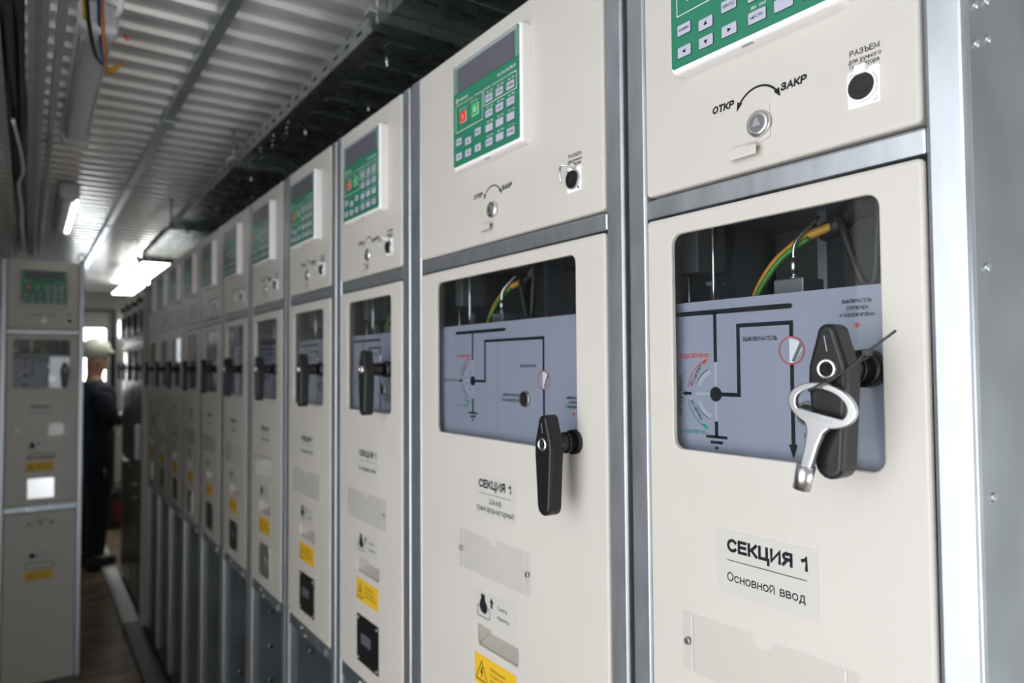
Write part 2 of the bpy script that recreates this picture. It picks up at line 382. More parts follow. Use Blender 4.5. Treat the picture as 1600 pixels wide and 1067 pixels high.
# ------------------------------------------------------------------ cabinets
# local frame of a cabinet: x to the right as one faces it, y into it, z up; origin at the floor under the middle of the front
def fasteners(mb, pts, y, r, m='steel'):
    for x, z in pts: mb.cyl((x, y, z), (x, y-r*.55, z), r, m, 12, r*.8)
def door_lower(P, z0, z1, full=False):
    dw = P['dw']/2
    mb = MB()
    holes = [rr(P['wx'][0], P['wx'][1], E+P['wz'][0], E+P['wz'][1], .013), rr(P['gx'][0], P['gx'][1], E+P['gz'][0], E+P['gz'][1], .007)]
    mb.plate(rr(-dw+.0015, dw-.0015, z0, z1, .006), 0, .006, 'paint', holes, .004, 3, hbev=.0018)
    return mb
def control_panel(P, root):
    y = -.020; dz = P.get('dz', 0); x0, x1, z0, z1 = -.107, .107, E+.345+dz, E+.538+dz
    if 'pz' in P: z0, z1 = E+P['pz'][0], E+P['pz'][1]
    mb = MB(); mb.plate(rr(x0, x1, z0, z1, .007), y, 0, 'white', (), .006, 4); mb.box((-.008, y+.004, z0-.0006), (.006, y+.008, z0+.002), 'greyov')
    body = mb.build('control_panel', root)
    gx0, gw = x0+.0035, (x1-x0)-.007; gz0, gh = z0+.0055, z1-z0-.010
    X = lambda u: gx0+gw*u
    Z = lambda v: gz0+gh*v
    F = MB(); f = y-.0004
    F.plate(rr(X(0), X(1), Z(0), Z(1), .004), f, y, 'green')
    F.rect(X(.02), X(.98), Z(.962), Z(.995), f-.0002, 'greyov')
    for k in range(9):
        F.rect(X(.0), X(.068), Z(.73+k*.026), Z(.742+k*.026), f-.0002, 'greyov'); F.rect(X(.945), X(1), Z(.73+k*.026), Z(.742+k*.026), f-.0002, 'greyov')
    g = f-.0003
    def frame(u0, u1, v0, v1, gap):
        F.line([(X(gap[0]), Z(v1)), (X(u0), Z(v1)), (X(u0), Z(v0)), (X(u1), Z(v0)), (X(u1), Z(v1)), (X(gap[1]), Z(v1))], .0009, g, 'wprint')
    frame(.046, .477, .335, .60, (.16, .36)); frame(.502, .965, .447, .60, (.60, .84))
    F.arc(X(.065), Z(.645), .0035, 0, 2*pi, .0012, g, 'wprint'); F.rect(X(.064), X(.068), Z(.62), Z(.67), g, 'wprint')
    F.text('ТАВРИДА', X(.092), X(.25), Z(.632), .0042, g, 'wprint', .01)
    F.text('ОТКЛЮЧЕНО', X(.17), X(.34), Z(.588), .0025, g, 'wprint')
    F.text('SA_MM_3.0_RU_D', X(.70), X(.955), Z(.645), .0042, g, 'wprint', .01)
    F.text('ЭНЕРГОСНАБЖЕНИЕ', X(.62), X(.83), Z(.592), .0025, g, 'wprint')
    for t, u, v in (('ВКЛЮЧ', .11, .535), ('ОТКЛЮЧ', .285, .545)): F.text(t, X(u), X(u+.13), Z(v), .0028, g, 'wprint')
    names = {}
    for r, v in enumerate((.5, .357, .222, .09)):
        for c, u in enumerate((.58, .733, .886)):
            if not (r == 3 and c == 2): F.text('ВКЛ', X(u-.035), X(u-.008), Z(v+.052), .0028, g, 'wprint'); F.text('ОТКЛ', X(u+.012), X(u+.052), Z(v+.052), .0028, g, 'wprint')
            else: F.text('1  2  3  4', X(u-.04), X(u+.045), Z(v+.052), .0028, g, 'wprint')
    F.build('overlay', body)
    D = MB(); D.box((X(.086), f-.0009, Z(.722)), (X(.935), f, Z(.960)), 'lcd'); D.build('display', body)
    def button(u, v, w, h, m, legend=None):
        b = MB(); cx, cz = X(u), Z(v)
        b.plate(rr(cx-w/2-.0005, cx+w/2+.0005, cz-h/2-.0005, cz+h/2+.0005, .0014), f-.0005, f, 'black' if m == 'key' else 'wprint')
        b.plate(rr(cx-w/2, cx+w/2, cz-h/2, cz+h/2, .0012), f-.0011, f-.0003, m)
        q = f-.0014
        if legend in ('<', '>', '^', 'v'):
            a = {'>': 0, '^': pi/2, '<': pi, 'v': 3*pi/2}[legend]; r = .0034
            b.poly([(cx+r*cos(a+k), cz+r*sin(a+k)*.9) for k in (0, 2.2, -2.2)], q, 'black')
        elif legend == 'I': b.rect(cx-.0009, cx+.0009, cz-.0035, cz+.0035, q, 'wprint')
        elif legend == 'O': b.arc(cx, cz, .0032, 0, 2*pi, .0012, q, 'wprint')
        elif legend: b.text(legend, cx-w*.38, cx+w*.38, cz-.0016, .0034, q, 'black', .005)
        o = b.build('button', body)
        if m == 'red': o['label'] = 'red push button'
        if m == 'grn': o['label'] = 'green push button'
    button(.168, .462, .0200, .0190, 'red', 'I'); button(.360, .468, .0210, .0200, 'grn', 'O')
    leg = [['ПАМЯТЬ', 'СВЯЗЬ', 'СИМВОЛЫ'], ['АПВ', 'АВР', 'АЧР'], [None, None, None], ['МЕСТН.', None, 'ГРУППА']]
    for r, v in enumerate((.5, .357, .222, .09)):
        for c, u in enumerate((.58, .733, .886)): button(u, v, .0215, .0125, 'key', leg[r][c])
    for u, v, t in ((.098, .235, 'ОТМЕНА'), (.252, .200, '^'), (.407, .240, 'ВВОД'), (.098, .090, '<'), (.252, .085, 'v'), (.407, .088, '>')): button(u, v, .0195, .0125, 'key', t)
def lock_and_socket(P, root):
    dz = E+P.get('dz', 0); x = P.get('lockx', .003); z = .2594+dz
    t = MB(); y = -.0004
    t.text('ОТКР', x-.064, x-.034, dz+.2885, .0086, y, 'black', .032, 0, .12); t.text('ЗАКР', x+.0255, x+.0555, dz+.2868, .0086, y, 'black', .032, 0, .12)
    t.arc(x-.0025, z+.0135, .0285, radians(35), radians(145), .0023, y, 'black', 18)
    for a, sg in ((radians(35), 1), (radians(145), -1)):
        px, pz = x-.0025+cos(a)*.0285, z+.0135+sin(a)*.0285
        t.poly([(px+sg*.0045, pz-.0075), (px-sg*.0035, pz+.000), (px+sg*.003, pz+.003)], y-.0001, 'black')
    t.build('lock_marking', root)
    fl = MB(); fl.plate([(x-.012, z+.019), (x+.0125, z+.019), (x+.0125, z-.0165), (x+.0005, z-.0205), (x+.0005, z-.022), (x-.012, z-.022)], -.0016, 0, 'paint', (), .0006, 2)
    fl.box((x-.036, -.010, z-.0335), (x+.0005, -.0085, z-.021), 'paint', .0004); fl.box((x-.012, -.010, z-.0235), (x+.0005, 0, z-.021), 'paint', .0004)
    fl.build('lock_flap', root)
    l = MB(); l.cyl((x, -.0016, z), (x, -.0055, z), .0148, 'steel', 32, .0140); l.cyl((x, -.0055, z), (x, -.0068, z), .0140, 'steel', 32, .0112)
    l.cyl((x, -.0068, z), (x, -.0069, z), .0094, 'darkm', 28); l.cyl((x, -.0069, z), (x, -.0078, z), .0078, 'steel', 3, .0070, False)
    l.build('lock', root)
    sx, sz = P.get('sock', (.118, .2613)); sz += E
    s = MB(); s.plate(rr(sx-.0158, sx+.0158, sz-.0182, sz+.0182, .003), -.002, 0, 'white', (), .0008, 2)
    s.cyl((sx, -.002, sz), (sx, -.006, sz), .0143, 'white' if P.get('plasticsock', 1) else 'chrome', 32); s.cyl((sx, -.006, sz), (sx, -.0068, sz), .0125, 'blackp', 32)
    for k in range(5):
        a = radians(200+k*35); s.cyl((sx+cos(a)*.0065, -.0068, sz+sin(a)*.0065), (sx+cos(a)*.0065, -.0072, sz+sin(a)*.0065), .0012, 'hole', 8)
    s.box((sx-.0055, -.009, sz+.0115), (sx+.0055, -.002, sz+.0205), 'white', .001)
    fasteners(s, [(sx-.0115, sz+.0135), (sx+.0115, sz-.0135)], -.002, .0026)
    if not P.get('plasticsock', 1): s.tube([(sx+.008, -.006, sz+.014), (sx-.004, -.020, sz+.019), (sx-.013, -.017, sz+.010), (sx-.0135, -.014, sz-.004)], .0016, 'chrome', 8)
    s.build('generator_socket', root)
    t = MB(); t.text('РАЗЪЕМ', sx-.0135, sx+.0155, sz+.0335, .0058, y, 'black', .008); t.text('для ручного', sx-.0145, sx+.0170, sz+.0265, .0046, y, 'black'); t.text('генератора', sx-.0135, sx+.0150, sz+.0210, .0046, y, 'black')
    t.build('socket_marking', root)
def handle(P, root):
    x, z = P['hx'], E+P['hz']
    c = MB(); c.cyl((x, .012, z), (x, -.006, z), .0185, 'blackp', 32, .0175); c.cyl((x, -.006, z), (x, -.042, z), .0135, 'blackp', 28); c.cyl((x, -.016, z), (x, -.020, z), .0150, 'blackp', 28)
    c.build('handle_shaft', root)
    m = MB(); pts = []
    zt, zb = z+.041, z-.099
    for k in range(9): a = pi*k/8; pts.append((x+.0098*cos(a), zt-.0098+.0098*sin(a)))
    pts += [(x-.0185, z+.003), (x-.0190, z-.012)]
    for k in range(9): a = pi+pi*k/8; pts.append((x+.0140*cos(a), zb+.0140+.0140*sin(a)))
    pts += [(x+.0190, z-.012), (x+.0185, z+.003)]
    m.plate(pts, -.059, -.037, 'blackp', [circ(x, z, .0062, 20)], .0045, 4)
    m.cyl((x, -.045, z), (x, -.046, z), .0064, 'hole', 20)
    lv = m.build('handle_lever', root)
    r = MB()
    tb = bmesh.new(); n = 28; A = []
    for rad, yy in ((.0094, -.0588), (.0088, -.0604), (.0066, -.0604), (.0062, -.0588), (.0060, -.0465)): A.append([tb.verts.new((x+cos(2*pi*i/n)*rad, yy, z+sin(2*pi*i/n)*rad)) for i in range(n)])
    for a, b in zip(A, A[1:]):
        for i in range(n): tb.faces.new((a[i], a[(i+1) % n], b[(i+1) % n], b[i]))
    bmesh.ops.recalc_face_normals(tb, faces=tb.faces[:]); r.add(tb, 'steel', True); r.build('key_bush', lv)
    r = MB(); r.line([(x-.0012, z+.030), (x+.0012, z+.016)], .0007, -.0592, 'stripe'); r.build('mark_line', lv)
def mimic(P, root):
    y = .020; wx0, wx1 = P['wx']; zt = E+.0760
    mb = MB(); mb.box((wx0-.02, y, E+P['wz'][0]-.012), (wx1+.02, y+.003, zt), 'mimic'); pl = mb.build('mimic_plate', root)
    d = MB(); a = y-.0004; w = .0046; K = 'black'; S = P['mim']
    nx, nz = S['node']; lx = S['loopx']; bx = S['busx']; cx, cz = S['circ']; rc = .0148
    z = lambda v: E+v
    d.line([(bx[0], z(.062)), (bx[1], z(.062))], .0056, a, K); d.disc(bx[0], z(.062), .0028, a-.0001, K, 12); d.disc(bx[1], z(.062), .0028, a-.0001, K, 12)
    d.line([(nx, z(.062)), (nx, z(nz+.038))], w, a, K); d.line([(nx, z(nz+.038)), (nx, z(nz+.010))], w*.9, a, 'slot'); d.line([(nx, z(nz-.008)), (nx, z(nz-.032))], w*.8, a, 'slot')
    d.line([(nx, z(nz-.032)), (nx, z(-.0855))], w, a, K); d.line([(nx-.030, z(nz)), (nx, z(nz))], w*.7, a, 'slot')
    d.disc(nx, z(nz), .0086, a-.0002, K)
    d.line([(nx, z(nz)), (lx, z(nz)), (lx, z(.044)), (cx, z(.044)), (cx, z(cz+rc*.95))], w, a-.0001, K)
    d.line([(cx, z(cz-rc*.9)), (cx, z(S['end']+.012))], w, a, K)
    d.poly([(cx-.0054, z(S['end']+.015)), (cx+.0054, z(S['end']+.015)), (cx, z(S['end']))], a-.0002, K)
    d.disc(cx, z(cz), rc*.93, a-.0001, 'mimic'); d.poly([(cx-.0025, z(cz+rc*.9)), (cx+.008, z(cz+rc*.7)), (cx+.0125, z(cz+.002)), (cx+.004, z(cz-rc*.85)), (cx-.0025, z(cz-rc*.9))], a-.0002, 'white')
    d.line([(cx+.0115, z(cz+.007)), (cx+.002, z(cz-rc*.8))], .004, a-.0003, 'darkm'); d.arc(cx, z(cz), rc, 0, 2*pi, .0011, a-.0004, 'red', 36)
    for k, hw in enumerate((.0155, .0090, .0024)): d.line([(nx-hw, z(-.0856-k*.0064)), (nx+hw, z(-.0856-k*.0064))], .0034, a, K)
    R = .0428
    d.arc(nx, z(nz), R, radians(112), radians(170), .0010, a, 'red', 14); d.arc(nx, z(nz), R, radians(190), radians(248), .0010, a, 'grntx', 14)
    for an, m_, sg in ((112, 'red', 1), (248, 'grntx', -1)):
        px, pz = nx+R*cos(radians(an)), z(nz)+R*sin(radians(an)); d.poly([(px-.0045, pz-sg*.0035), (px-.0015, pz+sg*.0012-.0002), (px+.0045, pz+sg*.002), (px-.0005, pz-sg*.004)], a-.0001, m_)
    for a0, a1 in ((105, 160), (200, 255)):
        d.arc(nx, z(nz), .0270, radians(a0), radians(a1), .0052, a, 'slot', 14); d.arc(nx, z(nz), .0310, radians(a0+6), radians(a1-4), .0006, a, K, 12)
    d.text('ДО ЩЕЛЧКА', nx-.0365, nx-.0065, z(nz+.009), .0035, a, K, .004, radians(57)); d.text('ДО ЩЕЛЧКА', nx-.0385, nx-.0105, z(nz-.009), .0035, a, K, .004, radians(-57))
    d.poly([(nx-.0515, z(nz)), (nx-.046, z(nz+.003)), (nx-.046, z(nz-.003))], a, K); d.line([(nx-.047, z(nz)), (nx-.037, z(nz))], .0036, a, K)
    if S['vert']: d.text('ИЗОЛИРОВАНО', nx-.0515, nx-.0015, z(nz-.028), .0056, a, K, .006, pi/2)
    else: d.text('ИЗОЛИРОВАНО', nx-.110, nx-.055, z(nz-.0022), .0046, a, K, .006)
    d.text('ПОДКЛЮЧЕНО', nx-.0575, nx-.0095, z(nz+.0435), .0052, a, 'red', .006); d.text('ЗАЗЕМЛЕНО', nx-.058, nx-.0155, z(nz-.0485), .0048, a, 'grntx', .006)
    tx, tz = S['vk']; d.text('ВЫКЛЮЧАТЕЛЬ', tx, tx+.0445, z(tz), .0048, a, K, .006)
    tx, tz = S['vo']
    for i, (t, w_) in enumerate((('ВЫКЛЮЧАТЕЛЬ', .030), ('ОТКЛЮЧЕН', .022), ('И ЗАБЛОКИРОВАН', .035))): d.text(t, tx-w_/2, tx+w_/2, z(tz-.0068*i), .0039, a, K, .004)
    d.disc(tx, z(tz-.022), .0026, a, 'red', 16)
    hx, hz = S['hole']; tx, tz = S['op']; d.text('ОПЕРИРОВАНИЕ', tx, tx+.050, z(tz), .0046, a, K, .004); d.text('РАЗЪЕДИНИТЕЛЕМ', tx-.003, tx+.052, z(tz-.0088), .0046, a, K, .004)
    d.build('mimic_diagram', pl)
    b = MB(); b.cyl((hx, y, z(hz)), (hx, y-.004, z(hz)), .0138, 'brass', 28, .0125); b.cyl((hx, y-.004, z(hz)), (hx, y-.0042, z(hz)), .0098, 'hole', 24); b.build('drive_bush', pl)
def interior(P, root):
    m = MB(); q = P.get('ix', 0.); z = lambda v: E+v
    m.box((-.30 if P['dw'] > .5 else -.19, .30, z(-.2)), (.30 if P['dw'] > .5 else .19, .31, z(.30)), 'darkm')
    m.cyl((-.1126+q, .06, z(.26)), (-.1126+q, .06, z(.0)), .0022, 'steel', 10); m.cyl((-.1530+q, .06, z(.14)), (-.1530+q, .06, z(.0)), .0020, 'steel', 10)
    m.cyl((-.1222+q, .075, z(.105)), (-.1222+q, .075, z(.0)), .0075, 'zinc', 14); m.box((-.131+q, .066, z(.100)), (-.116+q, .086, z(.106)), 'steel', .001)
    m.box((-.163+q, .055, z(.118)), (-.1334+q, .11, z(.21)), 'dark', .002); m.box((-.02+q, .05, z(-.05)), (.018+q, .09, z(.0955)), 'darkm', .002)
    m.box((-.058+q, .20, z(-.05)), (-.045+q, .24, z(.25)), 'zincd')
    m.build('drive_rods', root)
    m = MB(); m.tube([(-.075+q, .07, z(.03)), (-.056+q, .068, z(.0817)), (-.0365+q, .07, z(.1119)), (-.0162+q, .072, z(.1299)), (.010+q, .076, z(.1445)), (.05+q, .09, z(.158))], .0052, 'yg', 10)
    m.tube([(-.070+q, .066, z(.03)), (-.0515+q, .064, z(.0800)), (-.033+q, .066, z(.1085)), (-.0135+q, .068, z(.1265)), (.012+q, .072, z(.141))], .0036, 'ygg', 8); m.build('earth_cable', root)
    m = MB(); m.tube([(.0+q, .06, z(.118)), (.001+q, .06, z(.132)), (.006+q, .065, z(.1445)), (.02+q, .08, z(.165))], .0022, 'steel', 8); m.cyl((.0+q, .06, z(.102)), (.0+q, .06, z(.119)), .0042, 'chrome', 14); m.cyl((.0+q, .06, z(.0955)), (.0+q, .06, z(.103)), .0026, 'chrome', 10); m.cyl((.0+q, .06, z(.0955)), (.0+q, .06, z(.0985)), .0046, 'chrome', 6)
    m.build('cable_connector', root)
    m = MB(); m.tube([(.030+q, .09, z(.165)), (.0527+q, .065, z(.1539)), (.0648+q, .06, z(.1229)), (.0757+q, .06, z(.0902)), (.0841+q, .06, z(.0794)), (.0913+q, .06, z(.0857)), (.0949+q, .06, z(.1186)), (.096+q, .065, z(.19))], .0042, 'rubber', 10)
    m.tube([(.015+q, .10, z(.150)), (.03+q, .09, z(.152)), (.045+q, .09, z(.160)), (.06+q, .1, z(.19))], .011, 'rubber', 10)
    m.build('control_cable', root)
def stickers(P, root):
    dx = P.get('sx', 0.); y = -.0005; z = lambda v: E+v
    s = MB(); s.plate(rr(-.064+dx, .060+dx, z(-.2575), z(-.1860), .0012), -.0004, 0, 'sticker'); st = s.build('section_label', root)
    t = MB(); t.text('СЕКЦИЯ 1', -.0505+dx, .0495+dx, z(-.2095), .0148, y, 'black', .034); t.line([(-.0505+dx, z(-.2187)), (.0475+dx, z(-.2187))], .0009, y, 'black')
    L = P['title']
    if len(L) == 1: t.text(L[0], -.051+dx, .0455+dx, z(-.2420), .0102, y, 'black', .002)
    else: t.text(L[0], -.0165+dx, .0205+dx, z(-.2345), .0098, y, 'black', .002); t.text(L[1], -.0585+dx, .0565+dx, z(-.2490), .0098, y, 'black', .002)
    t.build('lettering', st)
    p = MB(); pts = [(-.116+dx, z(-.3600)), (.102+dx, z(-.3600)), (.102+dx, z(-.2920))]
    for k in range(9): a = -pi*k/8; pts.append((-.005+dx+.0125*cos(a), z(-.2920)+.0125*sin(a)))
    pts.append((-.116+dx, z(-.2920))); p.plate(pts, -.0024, -.0004, 'acryl', (), .0005, 2); cd = p.build('card_holder', root)
    f = MB(); fasteners(f, [(-.1085+dx, z(-.3265)), (.0945+dx, z(-.3265))], -.0024, .0046, 'chrome')
    f.line([(-.1015+dx, z(-.3590)), (-.1015+dx, z(-.2930))], .0006, -.0026, 'white'); f.line([(.0875+dx, z(-.3590)), (.0875+dx, z(-.2930))], .0006, -.0026, 'white'); f.build('screws', cd)
    s = MB(); s.plate(rr(-.066+dx, .060+dx, z(-.4380), z(-.3870), .001), -.0004, 0, 'sticker'); st = s.build('lift_label', root)
    t = MB(); hx = -.038+dx
    t.poly([(hx-.0075, z(-.3915)), (hx+.0055, z(-.3915)), (hx+.0060, z(-.4010)), (hx+.0125, z(-.4080)), (hx+.0125, z(-.4170)), (hx+.0075, z(-.4240)), (hx+.0040, z(-.4225)), (hx+.0015, z(-.4245)), (hx-.0020, z(-.4225)), (hx-.0060, z(-.4225)), (hx-.0120, z(-.4150)), (hx-.0110, z(-.4060)), (hx-.0070, z(-.4000))], y, 'black')
    t.line([(hx-.012, z(-.413)), (hx-.017, z(-.413)), (hx-.0185, z(-.416)), (hx-.0185, z(-.4275)), (hx-.016, z(-.430)), (hx+.018, z(-.430)), (hx+.0205, z(-.4275)), (hx+.0205, z(-.416)), (hx+.018, z(-.413)), (hx+.012, z(-.413))], .0014, y, 'black')
    ax = -.0115+dx; t.poly([(ax-.006, z(-.4000)), (ax, z(-.3910)), (ax+.006, z(-.4000)), (ax+.0028, z(-.4000)), (ax+.0028, z(-.4090)), (ax-.0028, z(-.4090)), (ax-.0028, z(-.4000))], y-.0001, 'black')
    t.text('Снять', .006+dx, .035+dx, z(-.4060), .0068, y, 'black', .004); t.text('панель', .006+dx, .041+dx, z(-.4215), .0068, y, 'black', .004); t.build('lettering', st)
    g0, g1 = P['gx']; b0, b1 = z(P['gz'][0]), z(P['gz'][1])
    g = MB(); g.box((g0-.003, .016, b0-.003), (g1+.003, .028, b0+.002), 'paint'); g.box((g0-.003, .0064, b1), (g1+.003, .032, b1+.004), 'paint'); g.box((g0-.004, .0064, b0-.002), (g0-.0003, .036, b1+.003), 'paint'); g.box((g1+.0003, .0064, b0-.002), (g1+.004, .036, b1+.003), 'paint')
    tb = bmesh.new(); v = [tb.verts.new(c) for c in ((g0, .0062, b0), (g1, .0062, b0), (g1, .030, b0+.010), (g0, .030, b0+.010), (g1, .033, b1), (g0, .033, b1))]
    tb.faces.new((v[0], v[1], v[2], v[3])); tb.faces.new((v[3], v[2], v[4], v[5])); g.add(tb, 'paint'); g.build('recessed_grip', root)
    s = MB(); s.plate(rr(-.067+dx, .060+dx, z(-.5470), z(-.4960), .001), -.0004, 0, 'yellow'); st = s.build('warning_label', root)
    t = MB(); cx, c0 = -.044+dx, z(-.5395); T = [(cx-.0185, c0), (cx+.0185, c0), (cx, c0+.033)]
    t.line(T+[T[0]], .0020, y, 'black'); t.poly([(cx+.001, c0+.024), (cx-.0045, c0+.0125), (cx-.0005, c0+.0125), (cx-.003, c0+.003), (cx+.0045, c0+.0155), (cx+.001, c0+.0155), (cx+.004, c0+.024)], y-.0001, 'black')
    for i, tx in enumerate(('Заблокировано', 'Открыть панель', 'согласно инструкции')): t.text(tx, -.017+dx, .030+dx+.008*i, z(-.5130-.0095*i), .0050, y, 'black')
    t.build('lettering', st)
    if P.get('cover'):
        c = MB(); c.plate(rr(-.061+dx, .062+dx, z(-.6870), z(-.5790), .002), -.0016, 0, P['cover'], (), .0005, 2); c.box((-.035+dx, -.0022, z(-.642)), (.02+dx, -.0016, z(-.618)), 'lcd' if P['cover'] == 'blackp' else P['cover'])
        cp = c.build('cover_plate', root); f = MB(); fasteners(f, [(-.052+dx, z(-.587)), (.053+dx, z(-.587)), (-.052+dx, z(-.679)), (.053+dx, z(-.679))], -.0016, .0042, 'chrome'); f.build('screws', cp)
def frame(P, root, side_in=True, ring=None):
    dw = P['dw']/2; pl, pr = P['post']; zt = E+.587; L, R = -dw-pl, dw+pr; y0 = .0015
    for a, b in ((L, -dw), (dw, R)):
        m = MB(); m.box((a, y0, .03), (b, .040, zt), 'zinc', .0045, 3); m.build('post', root)
    m = MB(); m.box((-dw, y0+.002, E+.1855), (dw, .035, E+.2100), 'zinc', .003, 2); m.build('cross_rail', root)
    m = MB(); m.box((-dw, y0+.003, E-.762), (dw, .035, E-.7285), 'zincd', .002, 2)
    fasteners(m, [(-.06, E-.742), (.055, E-.742), (-.03, E-.757), (.10, E-.757)], y0+.003, .005); m.box((.06, -.001, E-.758), (.14, y0+.003, E-.738), 'zincd', .001); m.build('sill_rail', root)
    # shell: back, top, sides
    m = MB(); m.box((L+.001, .04, .03), (L+.003, .98, zt-.004), 'zincd'); m.box((R-.003, .04, .03), (R-.001, .98, zt-.004), 'zincd')
    m.box((L+.001, .98, .03), (R-.001, .985, zt-.004), 'dark'); m.box((L+.001, .04, zt-.006), (R-.001, .98, zt-.002), 'zincd'); m.box((L+.02, .10, E-.70), (R-.02, .97, E-.69), 'dark'); m.box((L+.02, .05, E+.20), (R-.02, .97, E+.206), 'dark')
    m.build('shell', root)
    m = MB(); m.box((L, .004, 0), (R, .985, .03), 'band'); m.build('plinth', root)
    if not P.get('full'):
        m = MB(); m.box((-dw, .006, .05), (-dw+.0055, .03, E-.765), 'zinc', .0015); m.box((-dw+.001, .03, .03), (-dw+.003, .40, E-.765), 'zincd'); m.box((-dw+.003, .30, .03), (dw, .31, E-.765), 'dark')
        for k in range(7): m.cyl((-dw+.003, .07, .12+k*.12), (-dw+.008, .07, .12+k*.12), .007, 'steel', 10)
        for k in range(3): m.box((-dw+.05+k*.09, .20, .05), (-dw+.07+k*.09, .22, E-.77), 'darkm')
        m.build('cable_bay', root)
    if ring:
        for sx in ring:
            m = MB(); cx = (L+.016) if sx < 0 else (R-.016)
            m.cyl((cx, .02, zt), (cx, .02, zt+.012), .008, 'darkm', 12); P_ = [(cx+.019*cos(2*pi*i/12), .02, zt+.029+.019*sin(2*pi*i/12)) for i in range(12)]
            m.tube(P_, .0048, 'darkm', 8, True, 3); m.build('lifting_eye', root)
def cabinet(label, P, loc, rz, group=None):
    root = thing('switchgear_cabinet', label, 'cabinet', loc, rz, group)
    dw = P['dw']/2
    frame(P, root, ring=P.get('ring'))
    m = MB(); m.plate(rr(-dw+.0015, dw-.0015, E+.2130, E+.5843, .006), 0, .020, 'paint', (), .004, 3); m.build('upper_door', root)
    door_lower(P, E-.7255, E+.1825).build('lower_door', root)
    g = MB(); g.plate(rr(P['wx'][0]+.0005, P['wx'][1]-.0005, E+P['wz'][0]+.0005, E+P['wz'][1]-.0005, .0125), .0062, .0092, 'pane'); g.build('window_pane', root)
    mimic(P, root); interior(P, root); control_panel(P, root); lock_and_socket(P, root); handle(P, root); stickers(P, root)
    if P.get('full'):
        m = MB(); m.plate(rr(-dw+.0015, dw-.0015, .035, E-.766, .006), 0, .020, 'paint', (), .004, 3); m.build('cable_door', root)
        y = -.0005; t = MB(); t.arc(0, E-.835, .040, radians(35), radians(145), .005, y, 'darkm', 12); t.disc(-.05, E-.825, .011, y, 'darkm'); t.disc(.05, E-.825, .011, y, 'darkm'); t.disc(.0, E-.82, .012, y-.0001, 'darkm'); t.build('door_marking', root)
        s = MB(); s.plate(rr(-.066, .060, E-1.02, E-.965, .001), -.0004, 0, 'sticker'); st = s.build('lift_label', root)
        t = MB(); t.disc(-.034, E-.993, .014, y, 'black'); t.poly([(-.018, E-.998), (-.012, E-.985), (-.006, E-.998)], y, 'black'); t.text('Снять', .008, .035, E-.988, .006, y, 'black'); t.text('панель', .008, .04, E-1.004, .006, y, 'black'); t.build('lettering', st)
        s = MB(); s.plate(rr(-.068, .062, E-1.066, E-1.028, .009), -.001, 0, 'darkm', [rr(-.063, .057, E-1.061, E-1.033, .007)]); s.build('grip_rim', root)
        s = MB(); s.plate(rr(-.068, .062, E-1.122, E-1.074, .001), -.0004, 0, 'yellow'); st = s.build('warning_label', root)
        t = MB(); T = [(-.055, E-1.115), (-.025, E-1.115), (-.04, E-1.085)]; t.line(T+[T[0]], .002, y, 'black'); t.text('Заблокировано', -.012, .045, E-1.095, .005, y, 'black'); t.text('согласно', -.012, .03, E-1.106, .005, y, 'black'); t.build('lettering', st)
    return root
STD_MIM = dict(node=(-.079, -.0353), loopx=-.0462, busx=(-.136, .021), circ=(.022, .0142), end=-.1006, vert=True, vk=(-.0395, .026), vo=(.0945, .0595), hole=(.040, -.0520), op=(.0375, -.0685))
BASE = dict(dw=.356, wx=(-.131, .122), wz=(-.1035, .1575), gx=(-.066, .060), gz=(-.4815, -.4465), post=(.033, .033), hx=.100, hz=-.006, mim=STD_MIM, title=['Отходящая линия'], cover='blackp', sx=-.004)
RZ = -pi/2
# nearest cabinet
P1 = dict(BASE, dw=.3409, wx=(-.1275, .1285), wz=(-.1015, .1590), post=(.0335, .0334), hx=.109, hz=-.005, title=['Основной ввод'], sx=.0, gx=(-.066, .060))
c1 = cabinet('cream switchgear cabinet nearest the camera, chrome key hanging from its black handle', P1, (0, .4706, 0), RZ, 'switchgear cabinets in the long row')
# wide transformer cabinet
MIM2 = dict(node=(-.107, -.0272), loopx=-.065, busx=(-.1655, -.0015), circ=(.1075, -.0228), end=-.122, vert=False, vk=(.0440, -.003), vo=(.1800, -.0505), hole=(.0577, -.0546), op=(-.009, -.0515))
P2 = dict(BASE, dw=.5534, wx=(-.2090, .2110), wz=(-.1250, .1608), post=(.043, .034), hx=.2065, hz=-.110, mim=MIM2, title=['Шкаф', 'трансформаторный'], sock=(.212, .2690), dz=.006, lockx=-.004, plasticsock=0, sx=-.005, ix=-.07)
c2 = cabinet('wide cream transformer cabinet second in the row, black handle hanging below its large window', P2, (0, .9935, 0), RZ, 'switchgear cabinets in the long row')
# feeder cabinets
labels = ['narrow cream cabinet directly beyond the wide transformer cabinet, black cover plate near its foot', 'second narrow cream cabinet beyond the wide transformer cabinet, black cover plate with grey patches',
          'third narrow cream cabinet beyond the wide one, bare metal cover plate low on its door', 'fourth narrow cream cabinet counted from the wide transformer cabinet', 'fifth narrow cream cabinet counted from the wide transformer cabinet',
          'sixth narrow cream cabinet counted from the wide transformer cabinet', 'seventh narrow cream cabinet counted from the wide transformer cabinet', 'eighth narrow cabinet from the wide one, last but one before the beige end post', 'ninth narrow cabinet from the wide one, touching the beige end post']
c3 = cabinet(labels[0], dict(BASE, plasticsock=0), (0, 1.5316, 0), RZ, 'switchgear cabinets in the long row')
def copy_tree(o, parent=None):
    c = o.copy(); COL.objects.link(c)
    if parent: c.parent = parent; c.matrix_parent_inverse = o.matrix_parent_inverse.copy()
    for ch in list(o.children): copy_tree(ch, c)
    return c
metal_cover = None
